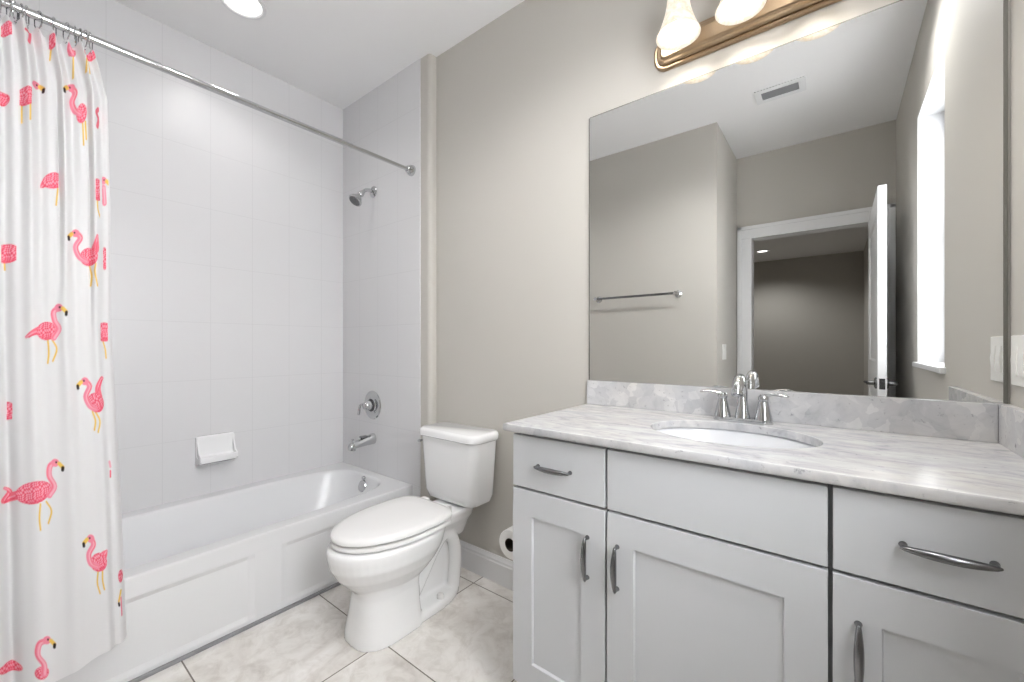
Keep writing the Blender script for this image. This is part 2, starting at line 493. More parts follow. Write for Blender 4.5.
# apron with two recessed panels
bm = bmesh.new()
ys = [YN + .001, -1.53, -1.512, -.878, -.852, -.75, -.726, -.115, -.095, YE - .001]
zs = [.012, .026, .044, .272, .290, .297]
g = []
for i, y in enumerate(ys):
    g.append([bm.verts.new((XT - .0015 - (.007 if (i in (2, 3, 6, 7) and j in (2, 3)) else 0), y, z)) for j, z in enumerate(zs)])
for i in range(len(ys) - 1):
    for j in range(len(zs) - 1): bm.faces.new((g[i][j], g[i + 1][j], g[i + 1][j + 1], g[i][j + 1]))
obj('apron', bm, 'enamel', tub, 12)
bm = bmesh.new(); lathe(bm, [(0, 0), (.034, 0), (.036, .004), (.033, .009), (.02, .012), (0, .013)], (-2.248, -.133, .300), (0, -1, .3))
ov = obj('overflow_plate', bm, 'chrome', tub)
bm = bmesh.new(); lathe(bm, [(0, 0), (.010, 0), (.013, .008), (.010, .014), (0, .016)], (-2.246, -.122, .345), (0, -1, .3)); obj('drain_knob', bm, 'chrome', ov)
bm = bmesh.new(); lathe(bm, [(0, 0), (.036, 0), (.034, .004), (.02, .005), (0, .004)], (-2.253, -.35, .0605)); obj('drain', bm, 'chrome', tub)
struct('trim_2', B(XT - .02, XT + .012, YN, YE, 0, .012, .003), 'caulk')

# soap dish on the tiled wall
bm = bmesh.new()
sp = [(0, .675), (.018, .675), (.026, .668), (.024, .645), (.017, .61), (.022, .575), (.045, .562), (.066, .566), (.074, .576), (.082, .574), (.084, .560), (.076, .542), (.05, .531), (0, .529)]
ya, yb = -.868, -.696
def dish_ring(y, s, drop): return [(XL + d * s, y, .60 + (z - .60) * drop) for d, z in sp]
loft(bm, [dish_ring(ya, .86, .93), dish_ring(ya + .004, .95, .98), dish_ring(ya + .012, 1, 1), dish_ring(yb - .012, 1, 1), dish_ring(yb - .004, .95, .98), dish_ring(yb, .86, .93)])
sd = thing('soap_dish', 'white ceramic soap dish fixed to the tiled wall above the tub', 'soap dish', (XL, -.782, .53))
obj('dish', bm, 'porcelain', sd, 40)
for y in (ya + .002, yb - .009):   # closed ends that turn the ledge into a tray
    bm2 = bmesh.new()
    prism(bm2, [(XL, .672), (XL + .020, .671), (XL + .027, .64), (XL + .05, .59), (XL + .080, .575), (XL + .081, .55), (XL + .05, .534), (XL, .534)], 'y', y, y + .007)
    obj('end_lip', bm2, 'porcelain', sd, 40)

# shower head
sx = -2.262
sh = thing('shower_fixture', 'chrome shower head on a short bent arm high on the end wall', 'shower head', (sx, YE, 2.1))
bm = bmesh.new(); lathe(bm, [(0, 0), (.036, 0), (.036, .003), (.028, .010), (.014, .014), (.0, .014)], (sx, YE, 2.103), (0, -1, 0)); obj('flange', bm, 'chrome', sh)
bm = bmesh.new(); tube(bm, spline([(sx, YE, 2.103), (sx, YE - .03, 2.105), (sx, YE - .06, 2.095), (sx, YE - .085, 2.068)], 6), .0105); obj('arm', bm, 'chrome', sh)
hd = Vector((0, -.62, -.78)).normalized(); hb = Vector((sx, YE - .078, 2.076))
bm = bmesh.new(); lathe(bm, [(0, 0), (.015, 0), (.018, .01), (.017, .022), (.013, .028), (.018, .034), (.036, .064), (.041, .072), (.041, .08), (.036, .083), (0, .083)], hb, hd); head = obj('head', bm, 'chrome', sh, 30)
bm = bmesh.new(); lathe(bm, [(0, 0), (.034, 0), (.032, .003), (0, .004)], hb + hd * .083, hd)
for k in range(18):
    a = 2 * PI * k / 18; u, v = frame_of(hd)
    lathe(bm, [(0, 0), (.002, 0), (.0015, .003), (0, .003)], hb + hd * .0865 + (u * math.cos(a) + v * math.sin(a)) * (.025 if k % 2 else .015), hd, 6)
obj('spray_face', bm, 'grille', head)
# valve
vv = thing('shower_valve', 'round chrome shower valve with lever handle on the tiled end wall', 'valve', (sx - .008, YE, .78))
vx = sx - .008
bm = bmesh.new(); lathe(bm, [(0, 0), (.088, 0), (.089, .003), (.083, .008), (.066, .0105), (.056, .0085), (.045, .0085), (.04, .013), (0, .013)], (vx, YE, .778), (0, -1, 0), 48); obj('escutcheon', bm, 'chrome', vv, 30)
bm = bmesh.new(); lathe(bm, [(0, 0), (.039, 0), (.037, .004), (0, .004)], (vx, YE - .013, .778), (0, -1, 0)); obj('gasket_ring', bm, 'dark', vv)
bm = bmesh.new(); lathe(bm, [(0, 0), (.030, 0), (.031, .012), (.027, .034), (.018, .046), (.008, .05), (0, .051)], (vx, YE - .016, .778), (0, -1, 0)); knob = obj('knob', bm, 'chrome', vv)
bm = bmesh.new(); tube(bm, spline([(vx - .006, YE - .050, .783), (vx - .028, YE - .058, .785), (vx - .044, YE - .062, .775), (vx - .049, YE - .064, .748), (vx - .051, YE - .066, .718)], 5), [.008] * 6 + [.0085] * 9 + [.0095] * 5 + [.007], 10, .75); obj('lever', bm, 'chrome', knob)
# tub spout
ts = thing('tub_spout', 'chrome tub spout below the shower valve', 'tub spout', (sx, YE, .56))
bm = bmesh.new()
rings = []
for yy, zc, hw, hh in ((0, .570, .030, .034), (.01, .570, .030, .034), (.05, .565, .027, .029), (.10, .557, .024, .024), (.135, .551, .023, .021), (.155, .546, .022, .021), (.162, .543, .016, .016)):
    rings.append([(sx + hw * math.cos(t), YE - yy, zc + hh * math.sin(t)) for t in [2 * PI * k / 20 for k in range(20)]])
loft(bm, rings); lathe(bm, [(0, 0), (.018, 0), (.017, .03), (0, .03)], (sx, YE - .138, .552), (0, -.1, -1))
sp_ = obj('spout_body', bm, 'chrome', ts, 40)
bm = bmesh.new(); box(bm, sx - .016, sx + .016, YE - .09, YE - .045, .585, .598, .004); obj('top_inlay', bm, 'nickel', sp_)
bm = bmesh.new(); lathe(bm, [(0, 0), (.004, 0), (.004, .014), (.008, .016), (.008, .022), (0, .024)], (sx, YE - .142, .568)); obj('diverter_knob', bm, 'chrome', ts)

# ------------------------------------------------------------------ curtain rod, rings, curtain
RX, RZ, RR = -1.884, 2.135, .0125
rod = thing('curtain_rod', 'telescopic chrome shower curtain rod spanning the tub alcove', 'curtain rod', (RX, -.81, RZ))
bm = bmesh.new(); tube(bm, [(RX, YN + .01, RZ), (RX, -.42, RZ)], RR, 20); obj('outer_tube', bm, 'chrome', rod)
bm = bmesh.new(); tube(bm, [(RX, -.43, RZ), (RX, YE - .01, RZ)], RR - .0022, 20); obj('inner_tube', bm, 'chrome', rod)
for y, s in ((YE, -1), (YN, 1)):
    bm = bmesh.new(); lathe(bm, [(0, 0), (.030, 0), (.031, .006), (.027, .018), (.020, .022), (.019, .034), (.016, .038), (0, .038)], (RX, y, RZ), (0, s, 0)); obj('end_flange', bm, 'chrome', rod, 30)

RING_Y = [-1.3281, -1.3421, -1.3521, -1.3618, -1.3816, -1.4062, -1.4390, -1.4605, -1.4725, -1.4838, -1.4953, -1.5115]
ORD = 'first second third fourth fifth sixth seventh eighth ninth tenth eleventh twelfth'.split()
bm = bmesh.new()
cpts = []
for k in range(29):
    a = math.radians(-75 + 330 * k / 28)
    cpts.append((.019 * math.cos(a), 0, -.006 + .023 * math.sin(a) + (0 if math.sin(a) > -.2 else -.008)))
tube(bm, cpts + [(-.010, 0, -.040), (-.004, 0, -.046), (.004, 0, -.044)], .0016, 8)
ring = obj('curtain_ring', bm, 'chrome')
for i, y in enumerate(RING_Y):
    o = ring if i == 0 else ring.copy()
    if i: C.objects.link(o)
    o.location = (RX, y, RZ); o.rotation_euler = (0, 0, math.radians((-18, 14, 6, -10, 16, -14, 20, -12, 9, -16, 12, 5)[i]))
    tag(o, 'chrome curtain ring on the rod, %s from the free edge of the curtain' % ORD[i], 'curtain ring', 'rings holding the shower curtain')

# printed pattern: strokes in a flat drawing plane, u to the right, v down, 1 unit about 2 mm x 3.1 mm of cloth
PINK, HOT, LITE, YEL, BLK, NECK = (.87, .19, .26), (.78, .07, .14), (.92, .46, .55), (.86, .58, .13), (.03, .02, .02), (.87, .27, .37)
NU, NV = 300, 1400
def make_curtain():
    ZT, ZB = 2.092, .168
    # path of the cloth seen from above, from free edge (s=0) to far end (s=1), at the top, low and hem
    s = np.linspace(0, 1, 420)
    t = np.linspace(0, 1, 760)
    S, T = np.meshgrid(s, t, indexing='ij')
    edge = np.interp(T, [0, .02, .07, .25, .45, .75, 1], [-1.318, -1.308, -1.288, -1.281, -1.281, -1.258, -1.246])
    Y = edge + (-1.568 - edge) * S
    # many small gathers near the rings that merge into a few broad folds lower down
    g = np.sin(2 * PI * (8.5 * S + .15)) * .011 * np.exp(-T * 3.0) + np.sin(2 * PI * (4.2 * S + .62 + .10 * T)) * .012 * np.exp(-T * 1.1)
    crease = lambda c, w, a: -a * np.exp(-((S - c) / w) ** 2)
    broad = crease(.805 - .05 * T, .045, .026) * np.clip(T * 1.3, 0, 1) + crease(.10, .03, .016) * np.clip((T - .35) * 2, 0, 1)
    broad += crease(.40, .02, .022) * np.clip(T * 6, 0, 1) * np.clip((.42 - T) * 5, 0, 1) + crease(.17, .016, .014) * np.clip(T * 6, 0, 1) * np.clip((.5 - T) * 5, 0, 1)
    X = RX + .004 + .058 * T ** 1.4 + g + broad + .02 * T * np.sin(PI * np.clip((S - .05) / .7, 0, 1))
    X -= .045 * np.exp(-S / .035) * (0.25 + .75 * T)         # free edge curls back
    scallop = .010 * np.sin(2 * PI * (8.5 * S + .05)) * np.exp(-T * 20)
    lim = XT + .007; low = np.clip((T - .78) / .08, 0, 1)
    X = X * (1 - low) + np.where(X < lim + .012, lim + .012 * np.exp((X - lim - .012) / .02), X) * low
    hem = .012 * np.sin(2 * PI * S * 1.15 + .6) * T ** 6
    Z = ZT + (ZB - ZT) * T + scallop + hem
    return S, T, X, Y, Z
S, T, X, Y, Z = make_curtain()
# coordinates of the print on the cloth: U counts across from the foot of the alcove, V counts down the drop
U = np.interp(Y, [-1.560, -1.511, -1.493, -1.396, -1.320, -1.297, -1.278, -1.249], [-24, 0, 9, 58, 95, 107, 116, 131])
V = 345.7 + (1.147 - Z) * np.interp(Y, [-1.57, -1.53, -1.48, -1.43, -1.38, -1.33, -1.28, -1.24], [366.3, 356.3, 344.6, 333.6, 323.3, 313.7, 304.6, 297.6])
col = np.empty(U.shape + (3,)); col[:] = (.86, .86, .87)
def blend(mask, c):
    m = np.clip(mask, 0, 1)[..., None]
    col[:] = col * (1 - m) + np.array(c) * m
def win(u0, u1, v0, v1): return (U > u0 - 2) & (U < u1 + 2) & (V > v0 - 2) & (V < v1 + 2)
def dist_seg(pts):
    dmin = np.full(U.shape, 1e9)
    for (a, b), (c, d) in zip(pts, pts[1:]):
        l2 = (c - a) ** 2 + (d - b) ** 2 + 1e-9
        q = np.clip(((U - a) * (c - a) + (V - b) * (d - b)) / l2, 0, 1)
        dmin = np.minimum(dmin, np.hypot(U - a - q * (c - a), V - b - q * (d - b)))
    return dmin
CLIP = None
def put(mask, c):
    if CLIP is not None:
        mask = mask * ((U > CLIP[0]) & (U < CLIP[1]) & (V > CLIP[2]) & (V < CLIP[3]))
    blend(mask, c)
def stroke(pts, w, c): put((w / 2 - dist_seg(pts)) / .8 + .5, c)
def curve(pts): 
    return [tuple(p)[:2] for p in spline([(a, b, 0) for a, b in pts], 5)]
def oval(cx, cy, rx, ry, rot, seed):
    a = math.radians(rot); du, dv = U - cx, V - cy
    p, q = du * math.cos(a) + dv * math.sin(a), -du * math.sin(a) + dv * math.cos(a)
    r = np.sqrt((p / rx) ** 2 + (q / ry) ** 2); m = np.clip((1 - r) * min(rx, ry) / .8 + .5, 0, 1)
    # short brushed feather marks, pale and dark, over the mid pink
    f = np.sin(1.5 * p + 1.1 * q + 2.2 * np.sin(.55 * q + seed) + seed * 2.1) * np.sin(.8 * p - 1.3 * q + 1.6 * np.sin(.7 * p + 2 * seed))
    put(m, PINK); put(m * np.clip(f * 2.2 - .15, 0, 1) * .9, LITE); put(m * np.clip(-f * 2.2 - .5, 0, 1) * .9, HOT)
    put(m * np.clip((q / ry - .35) * 2.2, 0, 1) * .55, HOT); put(m * np.clip((r - .84) * 6, 0, 1) * .55, HOT)
def wedge(pts, w0, w1):
    """tapered brush stroke"""
    c = curve(pts) if len(pts) > 2 else [(pts[0][0] + (pts[1][0] - pts[0][0]) * k / 6, pts[0][1] + (pts[1][1] - pts[0][1]) * k / 6) for k in range(7)]
    for k in range(len(c) - 1):
        stroke(c[k:k + 2], w0 + (w1 - w0) * k / (len(c) - 2), PINK)
    stroke(c, .9, LITE); stroke([(a, b + w0 * .28) for a, b in c[:-2]], .9, HOT)
def bird(head, neck, body, tail, legs, face, seed=0, beak=True):
    bx, by, rx, ry, rot = body
    for lg in legs: stroke(curve(lg) if len(lg) > 2 else lg, 1.8, YEL); 
    if tail: wedge(tail, 8.0, 2.6)
    oval(bx, by, rx, ry, rot, seed)
    if neck:
        n = curve(neck); stroke(n, 5.6, NECK); stroke([(a + .8, b) for a, b in n], 1.8, LITE); stroke([(a - face * 1.8, b) for a, b in n], 1.0, PINK)
    if head:
        hx, hy = head
        put((4.1 - np.hypot((U - hx), (V - hy) * 1.05)) / .8 + .5, NECK); put((1.0 - np.hypot(U - hx - face, V - hy + .5)) / .8 + .5, BLK)
        if beak:
            stroke([(hx + face * 4, hy + .8), (hx + face * 7.2, hy + 4)], 4.0, YEL); stroke([(hx + face * 7.6, hy + 4.5), (hx + face * 7.3, hy + 7)], 3.0, BLK)
# full birds
bird((70, 85), [(70, 84), (74, 91), (71, 100), (74, 109), (79, 113)], (81, 112, 5.5, 10, 8), None, [[(82, 120), (83, 144)], [(85, 120), (86, 138)]], -1, 1)
bird((74, 233), [(74, 232), (79, 238), (74, 247), (78, 257), (85, 261)], (88, 257, 9.5, 9, -15), [(95, 250), (97, 236)], [[(89, 266), (91, 276), (90, 286)], [(95, 264), (94, 272), (97, 286)]], -1, 2)
bird((56, 308), [(57, 308), (51, 312), (52, 321), (56, 329), (51, 338)], (44, 331, 10, 9, -10), [(38, 330), (30, 333), (24, 337)], [[(45, 339), (46, 352), (45, 363)], [(49, 339), (54, 349), (50, 361)]], 1, 3)
bird((83, 381), [(83, 380), (88, 386), (84, 396), (88, 405), (94, 408)], (95, 402, 9, 10, -40), [(99, 399), (97, 388), (101, 379), (103, 378)], [[(94, 411), (99, 420), (97, 431)], [(91, 411), (94, 420), (93, 429)]], -1, 4)
bird((52, 461), [(53, 461), (47, 464), (46, 474), (51, 484), (46, 493)], (31, 490, 18, 10.5, -18), [(15, 494), (4, 500), (9, 492), (4, 488)], [[(37, 501), (36, 514), (37, 526)], [(43, 499), (48, 508), (45, 520)]], 1, 5)
bird((88, 535), [(88, 534), (91, 541), (86, 550), (88, 559), (95, 562)], (97, 558, 9.5, 9, -28), [(102, 552), (106, 547)], [[(96, 566), (95, 578), (98, 588)], [(101, 565), (101, 575), (103, 584)]], -1, 6)
bird((43, 632), [(44, 632), (36, 635), (34, 646), (40, 655), (40, 664)], (38, 663, 6, 7, 60), None, [], 1, 7)
oval(9, 663, 11, 5, -8, 3)
# birds cut by the folds
def cut(clip, fn):
    global CLIP
    CLIP = clip; fn(); CLIP = None
cut((38, 57, 168, 206), lambda: bird(None, None, (52, 180, 12, 8, -12), [(44, 182), (39, 186)], [[(56, 188), (54, 205)]], -1, 8))
cut((1, 15, 238, 270), lambda: bird(None, None, (6, 253, 13, 9.5, 0), None, [[(4, 262), (5, 284)]], 1, 9))
cut((6, 11, 398, 424), lambda: bird(None, None, (6, 411, 9, 9, 0), None, [], 1, 10))
cut((18, 29.5, 80, 124), lambda: bird(None, None, (24, 96, 10, 9.5, 0), None, [[(20, 103), (20, 122)], [(28, 103), (28, 120)]], 1, 11))
bird((34, 83), None, (30.5, 95, .1, .1, 0), None, [], 1, 1)
cut((0, 9, 84, 106), lambda: bird(None, None, (1, 96, 8, 7, 20), None, [], 1, 12))
cut((1, 11, 14, 40), lambda: bird(None, None, (7, 26, 9, 7, 0), None, [], 1, 13))
cut((22, 30, 22, 44), lambda: stroke(curve([(24, 30), (28, 29), (28, 35), (27, 41)]), 3.2, PINK))
cut((47, 53, 34, 62), lambda: bird(None, None, (50, 41, 5, 7, 0), None, [[(49, 48), (48, 58)]], 1, 14))
cut((66, 75, 36, 80), lambda: bird((71, 42), [(71, 40), (68, 46), (71, 52)], (71, 51, 4, 4, 0), None, [[(72, 54), (72, 76)]], 1, 2, False))
cut((83, 97, 40, 80), lambda: bird(None, None, (90, 51, 8, 6, 15), None, [[(86, 54), (85, 72)], [(88, 56), (89, 74)]], 1, 3))
cut((95, 101, 104, 130), lambda: stroke(curve([(100, 107), (97, 112), (100, 118), (98, 126)]), 4.0, PINK))
cut((95, 101, 178, 220), lambda: bird(None, None, (98, 190, 9, 11, 0), None, [[(97, 200), (98, 210), (101, 217)]], 1, 4))
cut((104.5, 112, 172, 206), lambda: bird((106, 179), [(106, 186), (107, 202)], (120, 190, 3, 3, 0), None, [], 1, 5))
cut((105, 109, 246, 270), lambda: oval(107, 258, 4, 11, 0, 2))
cut((101, 110.5, 322, 360), lambda: bird(None, None, (106, 332, 11, 9.5, 0), None, [[(104, 341), (107, 349), (108, 358)]], 1, 6))
cut((109, 114, 458, 478), lambda: (stroke([(111, 461), (112, 466)], 2.4, LITE), stroke([(112, 470), (112, 476)], 1.8, PINK)))
cut((119, 128, 568, 616), lambda: (oval(124, 574, 3.5, 6, 0, 4), stroke([(124, 588), (121, 598)], 2.4, YEL), stroke([(121, 600), (121.5, 602)], 2.6, BLK), stroke([(124, 595), (125, 612)], 2.0, NECK)))
n_s, n_t = S.shape
me = bpy.data.meshes.new('shower_curtain')
idx = np.arange(n_s * n_t).reshape(n_s, n_t)
quads = np.stack([idx[:-1, :-1], idx[1:, :-1], idx[1:, 1:], idx[:-1, 1:]], -1).reshape(-1, 4)
me.vertices.add(n_s * n_t); me.vertices.foreach_set('co', np.stack([X, Y, Z], -1).astype(np.float32).ravel())
me.loops.add(quads.size); me.loops.foreach_set('vertex_index', quads.astype(np.int32).ravel())
me.polygons.add(len(quads)); me.polygons.foreach_set('loop_start', np.arange(0, quads.size, 4, dtype=np.int32))
me.polygons.foreach_set('use_smooth', np.ones(len(quads), dtype=bool))
me.update(calc_edges=True)
at = me.color_attributes.new('print', 'FLOAT_COLOR', 'POINT')
rgba = np.ones((n_s * n_t, 4), dtype=np.float32); rgba[:, :3] = col.reshape(-1, 3); at.data.foreach_set('color', rgba.ravel())
me.materials.append(M['cloth'])
cur = bpy.data.objects.new('shower_curtain', me); C.objects.link(cur)
tag(cur, 'white shower curtain printed with pink flamingos hanging outside the tub', 'shower curtain')

# ------------------------------------------------------------------ toilet
TX = -1.455
toi = thing('toilet', 'white two piece toilet with elongated bowl and closed lid', 'toilet', (TX, -.35, 0))
def egg(front, back, hw, z, n=48, sq=2.0, back_flat=2.6, widest=.45):
    """outline seen from above; d grows away from the wall"""
    cd = back + (front - back) * widest; out = []
    for k in range(n):
        t = 2 * PI * k / n; c, s = math.cos(t), math.sin(t)
        e = sq if s > 0 else back_flat
        L = (front - cd) if s > 0 else (cd - back)
        out.append((TX + hw * math.copysign(abs(c) ** (2 / e), c), -(cd + L * math.copysign(abs(s) ** (2 / e), s)), z))
    return out
bm = bmesh.new()
loft(bm, [egg(.60, .42, .07, .13), egg(.655, .38, .10, .19), egg(.69, .34, .125, .225), egg(.725, .31, .152, .265), egg(.75, .285, .172, .31), egg(.758, .27, .178, .35), egg(.758, .265, .180, .372), egg(.752, .27, .175, .380), egg(.735, .28, .16, .384)])
loft(bm, [egg(.680, .40, .124, 0, sq=2.6, back_flat=5), egg(.678, .405, .121, .03, sq=2.6, back_flat=5), egg(.664, .41, .111, .10, sq=2.6, back_flat=5), egg(.654, .41, .105, .17, sq=2.5, back_flat=5), egg(.66, .40, .11, .23, sq=2.4, back_flat=4)])
loft(bm, [egg(.63, .135, .113, 0, sq=3.5, back_flat=2.2), egg(.63, .135, .113, .026, sq=3.5, back_flat=2.2), egg(.62, .145, .104, .038, sq=3.5, back_flat=2.2)])
box(bm, TX - .022, TX + .022, -.45, -.2, .02, .3)
for sxx in (-.05, .05):
    tube(bm, spline([(TX + sxx * .8, -.49, .085), (TX + sxx, -.43, .095), (TX + sxx * 1.05, -.375, .165), (TX + sxx * 1.05, -.315, .245), (TX + sxx * 1.0, -.25, .292), (TX + sxx, -.195, .25), (TX + sxx, -.178, .16), (TX + sxx, -.19, .03)], 6), [.026] * 6 + [.030] * 37, 14)
loft(bm, [egg(.36, .10, .05, .25, sq=4, back_flat=4), egg(.38, .085, .075, .31, sq=4, back_flat=4), egg(.40, .07, .095, .345, sq=4, back_flat=4), egg(.40, .065, .102, .378, sq=4, back_flat=4), egg(.395, .07, .097, .389, sq=4, back_flat=4)])
bowl = obj('bowl', bm, 'porcelain', toi, 0)
md = bowl.modifiers.new('melt', 'REMESH'); md.mode = 'VOXEL'; md.voxel_size = .005; md.use_smooth_shade = True
ms = bowl.modifiers.new('glaze', 'SMOOTH'); ms.iterations = 6; ms.factor = .5
for sxx in (-1, 1):
    bm = bmesh.new(); lathe(bm, [(0, 0), (.016, 0), (.016, .012), (.011, .02), (0, .022)], (TX + sxx * .084, -.30, .036)); obj('bolt_cap', bm, 'seat', toi)
def lid_shape(zs):
    return [egg(f, b, w, z, sq=2.05, back_flat=4.2, widest=.40, n=72) for z, f, b, w in zs]
bm = bmesh.new(); loft(bm, lid_shape([(.386, .715, .29, .155), (.389, .735, .272, .173), (.392, .740, .268, .178), (.402, .740, .268, .178), (.406, .736, .272, .174), (.4065, .715, .29, .155)])); obj('seat_ring', bm, 'seat', toi, 50)
bm = bmesh.new(); loft(bm, lid_shape([(.4125, .712, .29, .152), (.4130, .737, .27, .175), (.417, .742, .266, .180), (.427, .742, .266, .180), (.433, .737, .270, .175), (.438, .715, .29, .152), (.4405, .64, .35, .085)])); obj('lid', bm, 'seat', toi, 50)
for sxx in (-.075, .075):
    bm = bmesh.new(); box(bm, TX + sxx - .022, TX + sxx + .022, -.27, -.24, .388, .43, .007); obj('hinge', bm, 'seat', toi)
def tank_ring(hw, y0, y1, z, r, bulge):
    ring = []
    for x, y in round_rect(TX - hw, TX + hw, y1, y0, r, 8):
        if y < (y0 + y1) / 2: y -= bulge * (1 - ((x - TX) / hw) ** 2)
        ring.append((x, y, z))
    return ring
bm = bmesh.new()
loft(bm, [tank_ring(.135, -.03, -.165, .400, .035, .005), tank_ring(.158, -.025, -.178, .407, .04, .008), tank_ring(.171, -.022, -.186, .44, .04, .01), tank_ring(.19, -.02, -.194, .69, .04, .012), tank_ring(.191, -.02, -.194, .705, .04, .012)])
obj('tank', bm, 'porcelain', toi, 50)
bm = bmesh.new()
loft(bm, [tank_ring(.196, -.016, -.198, .702, .042, .012), tank_ring(.201, -.012, -.205, .707, .046, .013), tank_ring(.202, -.012, -.206, .728, .046, .013), tank_ring(.198, -.014, -.203, .737, .044, .013), tank_ring(.19, -.022, -.19, .742, .036, .012)])
obj('tank_lid', bm, 'porcelain', toi, 50)
bm = bmesh.new()
lx = TX - .186
lathe(bm, [(0, 0), (.018, 0), (.018, .005), (.010, .008), (.009, .010), (0, .011)], (lx, -.158, .672), (-1, 0, 0))
tube(bm, spline([(lx - .008, -.158, .672), (lx - .010, -.175, .671), (lx - .008, -.196, .668)], 5), [.006] * 7 + [.008] * 4, 10); obj('flush_lever', bm, 'chrome', toi)
bm = bmesh.new(); lathe(bm, [(0, 0), (.04, 0), (.04, .02), (0, .02)], (TX, -.11, .382)); obj('tank_gasket', bm, 'black', toi)

# ------------------------------------------------------------------ vanity
VX0, VX1, VF = -.782, .329, -.515
DF = VF - .018
van = thing('vanity_cabinet', 'light grey shaker vanity cabinet under the marble worktop', 'cabinet', ((VX0 + VX1) / 2, -.27, 0))
bm = bmesh.new()
box(bm, VX0, VX0 + .018, VF, -.001, .118, .887); box(bm, VX1 - .018, VX1, VF, -.001, .118, .887)
box(bm, VX0, VX1, VF, -.001, .118, .136); box(bm, VX0, VX1, -.02, -.001, .118, .887)
for x in (-.473, -.009): box(bm, x - .009, x + .009, VF, -.02, .136, .887)
box(bm, VX0, VX1, VF, VF + .035, .85, .887)
box(bm, .302, VX1, DF + .004, VF, .118, .887)
obj('carcass', bm, 'cabinet', van, 0)
bm = bmesh.new(); box(bm, VX0 + .0, VX1, VF + .07, VF + .085, 0, .118); box(bm, VX0, VX0 + .018, VF + .07, -.001, 0, .118); obj('toe_kick', bm, 'cabinet', van, 0)
bm = bmesh.new(); box(bm, VX0 + .002, VX1 - .002, VF - .0012, VF, .12, .886); obj('gap_sheet', bm, 'gap', van, 0)  # sheet coloured dark so the gaps between the fronts look shaded
cols = ((-.782, -.4770), (-.4700, -.0130), (-.0055, .300))
ZD0, ZD1, ZW0, ZW1 = .122, .713, .7205, .8765
def pull(parent, c, vertical, L=.118):
    """bowed bar pull"""
    pts = []; rad = []
    for k in range(21):
        q = -1 + 2 * k / 20
        w_ = q * L / 2
        out = .015 + .009 * (1 - q * q)
        pts.append((c[0] + (0 if vertical else w_), DF - out, c[1] + (w_ if vertical else 0)))
        rad.append(.0034 + .0044 * (1 - abs(q) ** 2.2) if abs(q) < 1 else .002)
    bm = bmesh.new(); tube(bm, pts, rad, 14)
    for e in (-1, 1):
        p = (c[0] + (0 if vertical else e * L * .455), DF, c[1] + (e * L * .455 if vertical else 0))
        lathe(bm, [(0, 0), (.0062, 0), (.0055, .004), (.0042, .009), (.0042, .016), (0, .016)], p, (0, -1, 0), 14)
    return obj('handle', bm, 'nickel', parent, 50)
def slab(name, x0, x1):
    return obj(name, B(x0, x1, DF, VF - .0013, ZW0, ZW1, .0022), 'cabinet', van, 30)
def shaker(x0, x1, hx):
    bm = bmesh.new(); s = .07
    xs = [x0, x0 + s, x0 + s + .003, x1 - s - .003, x1 - s, x1]; zs = [ZD0, ZD0 + s + .005, ZD0 + s + .008, ZD1 - s - .01, ZD1 - s - .007, ZD1]
    def face(y, rec):
        return [[bm.verts.new((x, y + (rec if i in (2, 3) and j in (2, 3) else 0), z)) for j, z in enumerate(zs)] for i, x in enumerate(xs)]
    a, b = face(DF, .008), face(VF - .0013, 0)
    for g in (a, b):
        for i in range(5):
            for j in range(5): bm.faces.new((g[i][j], g[i + 1][j], g[i + 1][j + 1], g[i][j + 1]))
    for i in range(5):
        for j in (0, 5): bm.faces.new((a[i][j], a[i + 1][j], b[i + 1][j], b[i][j]))
    for j in range(5):
        for i in (0, 5): bm.faces.new((a[i][j], a[i][j + 1], b[i][j + 1], b[i][j]))
    edges = [e for e in bm.edges if all(abs(v.co.y - DF) < 1e-6 for v in e.verts) and (all(abs(v.co.x - x0) < 1e-6 for v in e.verts) or all(abs(v.co.x - x1) < 1e-6 for v in e.verts) or all(abs(v.co.z - ZD0) < 1e-6 for v in e.verts) or all(abs(v.co.z - ZD1) < 1e-6 for v in e.verts))]
    bmesh.ops.bevel(bm, geom=edges, offset=.002, segments=2, affect='EDGES', profile=.5)
    dr = obj('door', bm, 'cabinet', van, 20)
    pull(dr, (hx, .577), True)
dr = slab('drawer', *cols[0]); pull(dr, (-.634, .794), False)
slab('false_front', *cols[1])
dr = slab('drawer', *cols[2]); pull(dr, (.146, .796), False)
shaker(*cols[0], -.527); shaker(*cols[1], -.442); shaker(*cols[2], .032)

# worktop with oval cut-out, splashes
top = thing('countertop', 'polished grey white marble worktop with back and side splash', 'countertop', (-.235, -.28, .87))
CX0, CX1, CF, CZ0, CZ1 = -.80, XR - .001, -.56, .888, .911
SX, SY, SHX, SHY = -.232, -.278, .205, .158
def oring(hx, hy, z, n=88): return [(SX + hx * math.cos(2 * PI * k / n), SY + hy * math.sin(2 * PI * k / n), z) for k in range(n)]
like = oring(SHX, SHY, 0)
rc = lambda i, z: rect_ring(CX0 + i, CX1, CF + i, -.001, z, like, SX, SY)
bm = bmesh.new()
loft(bm, [oring(SHX, SHY, CZ0), oring(SHX, SHY, CZ1 - .004), oring(SHX + .0015, SHY + .0015, CZ1 - .0012), oring(SHX + .005, SHY + .005, CZ1), rc(.005, CZ1), rc(.0015, CZ1 - .0015), rc(0, CZ1 - .005), rc(0, CZ0 + .004), rc(.003, CZ0), oring(SHX, SHY, CZ0)], (False, False))
bmesh.ops.remove_doubles(bm, verts=bm.verts, dist=1e-5)
obj('slab', bm, 'marble', top, 40)
obj('back_splash', B(CX0, .3075, -.021, -.001, CZ1, 1.006, .0015), 'marble_splash', top, 30)
obj('side_splash', B(.308, CX1, CF + .002, -.0015, CZ1, 1.006, .0015), 'marble_splash', top, 30)

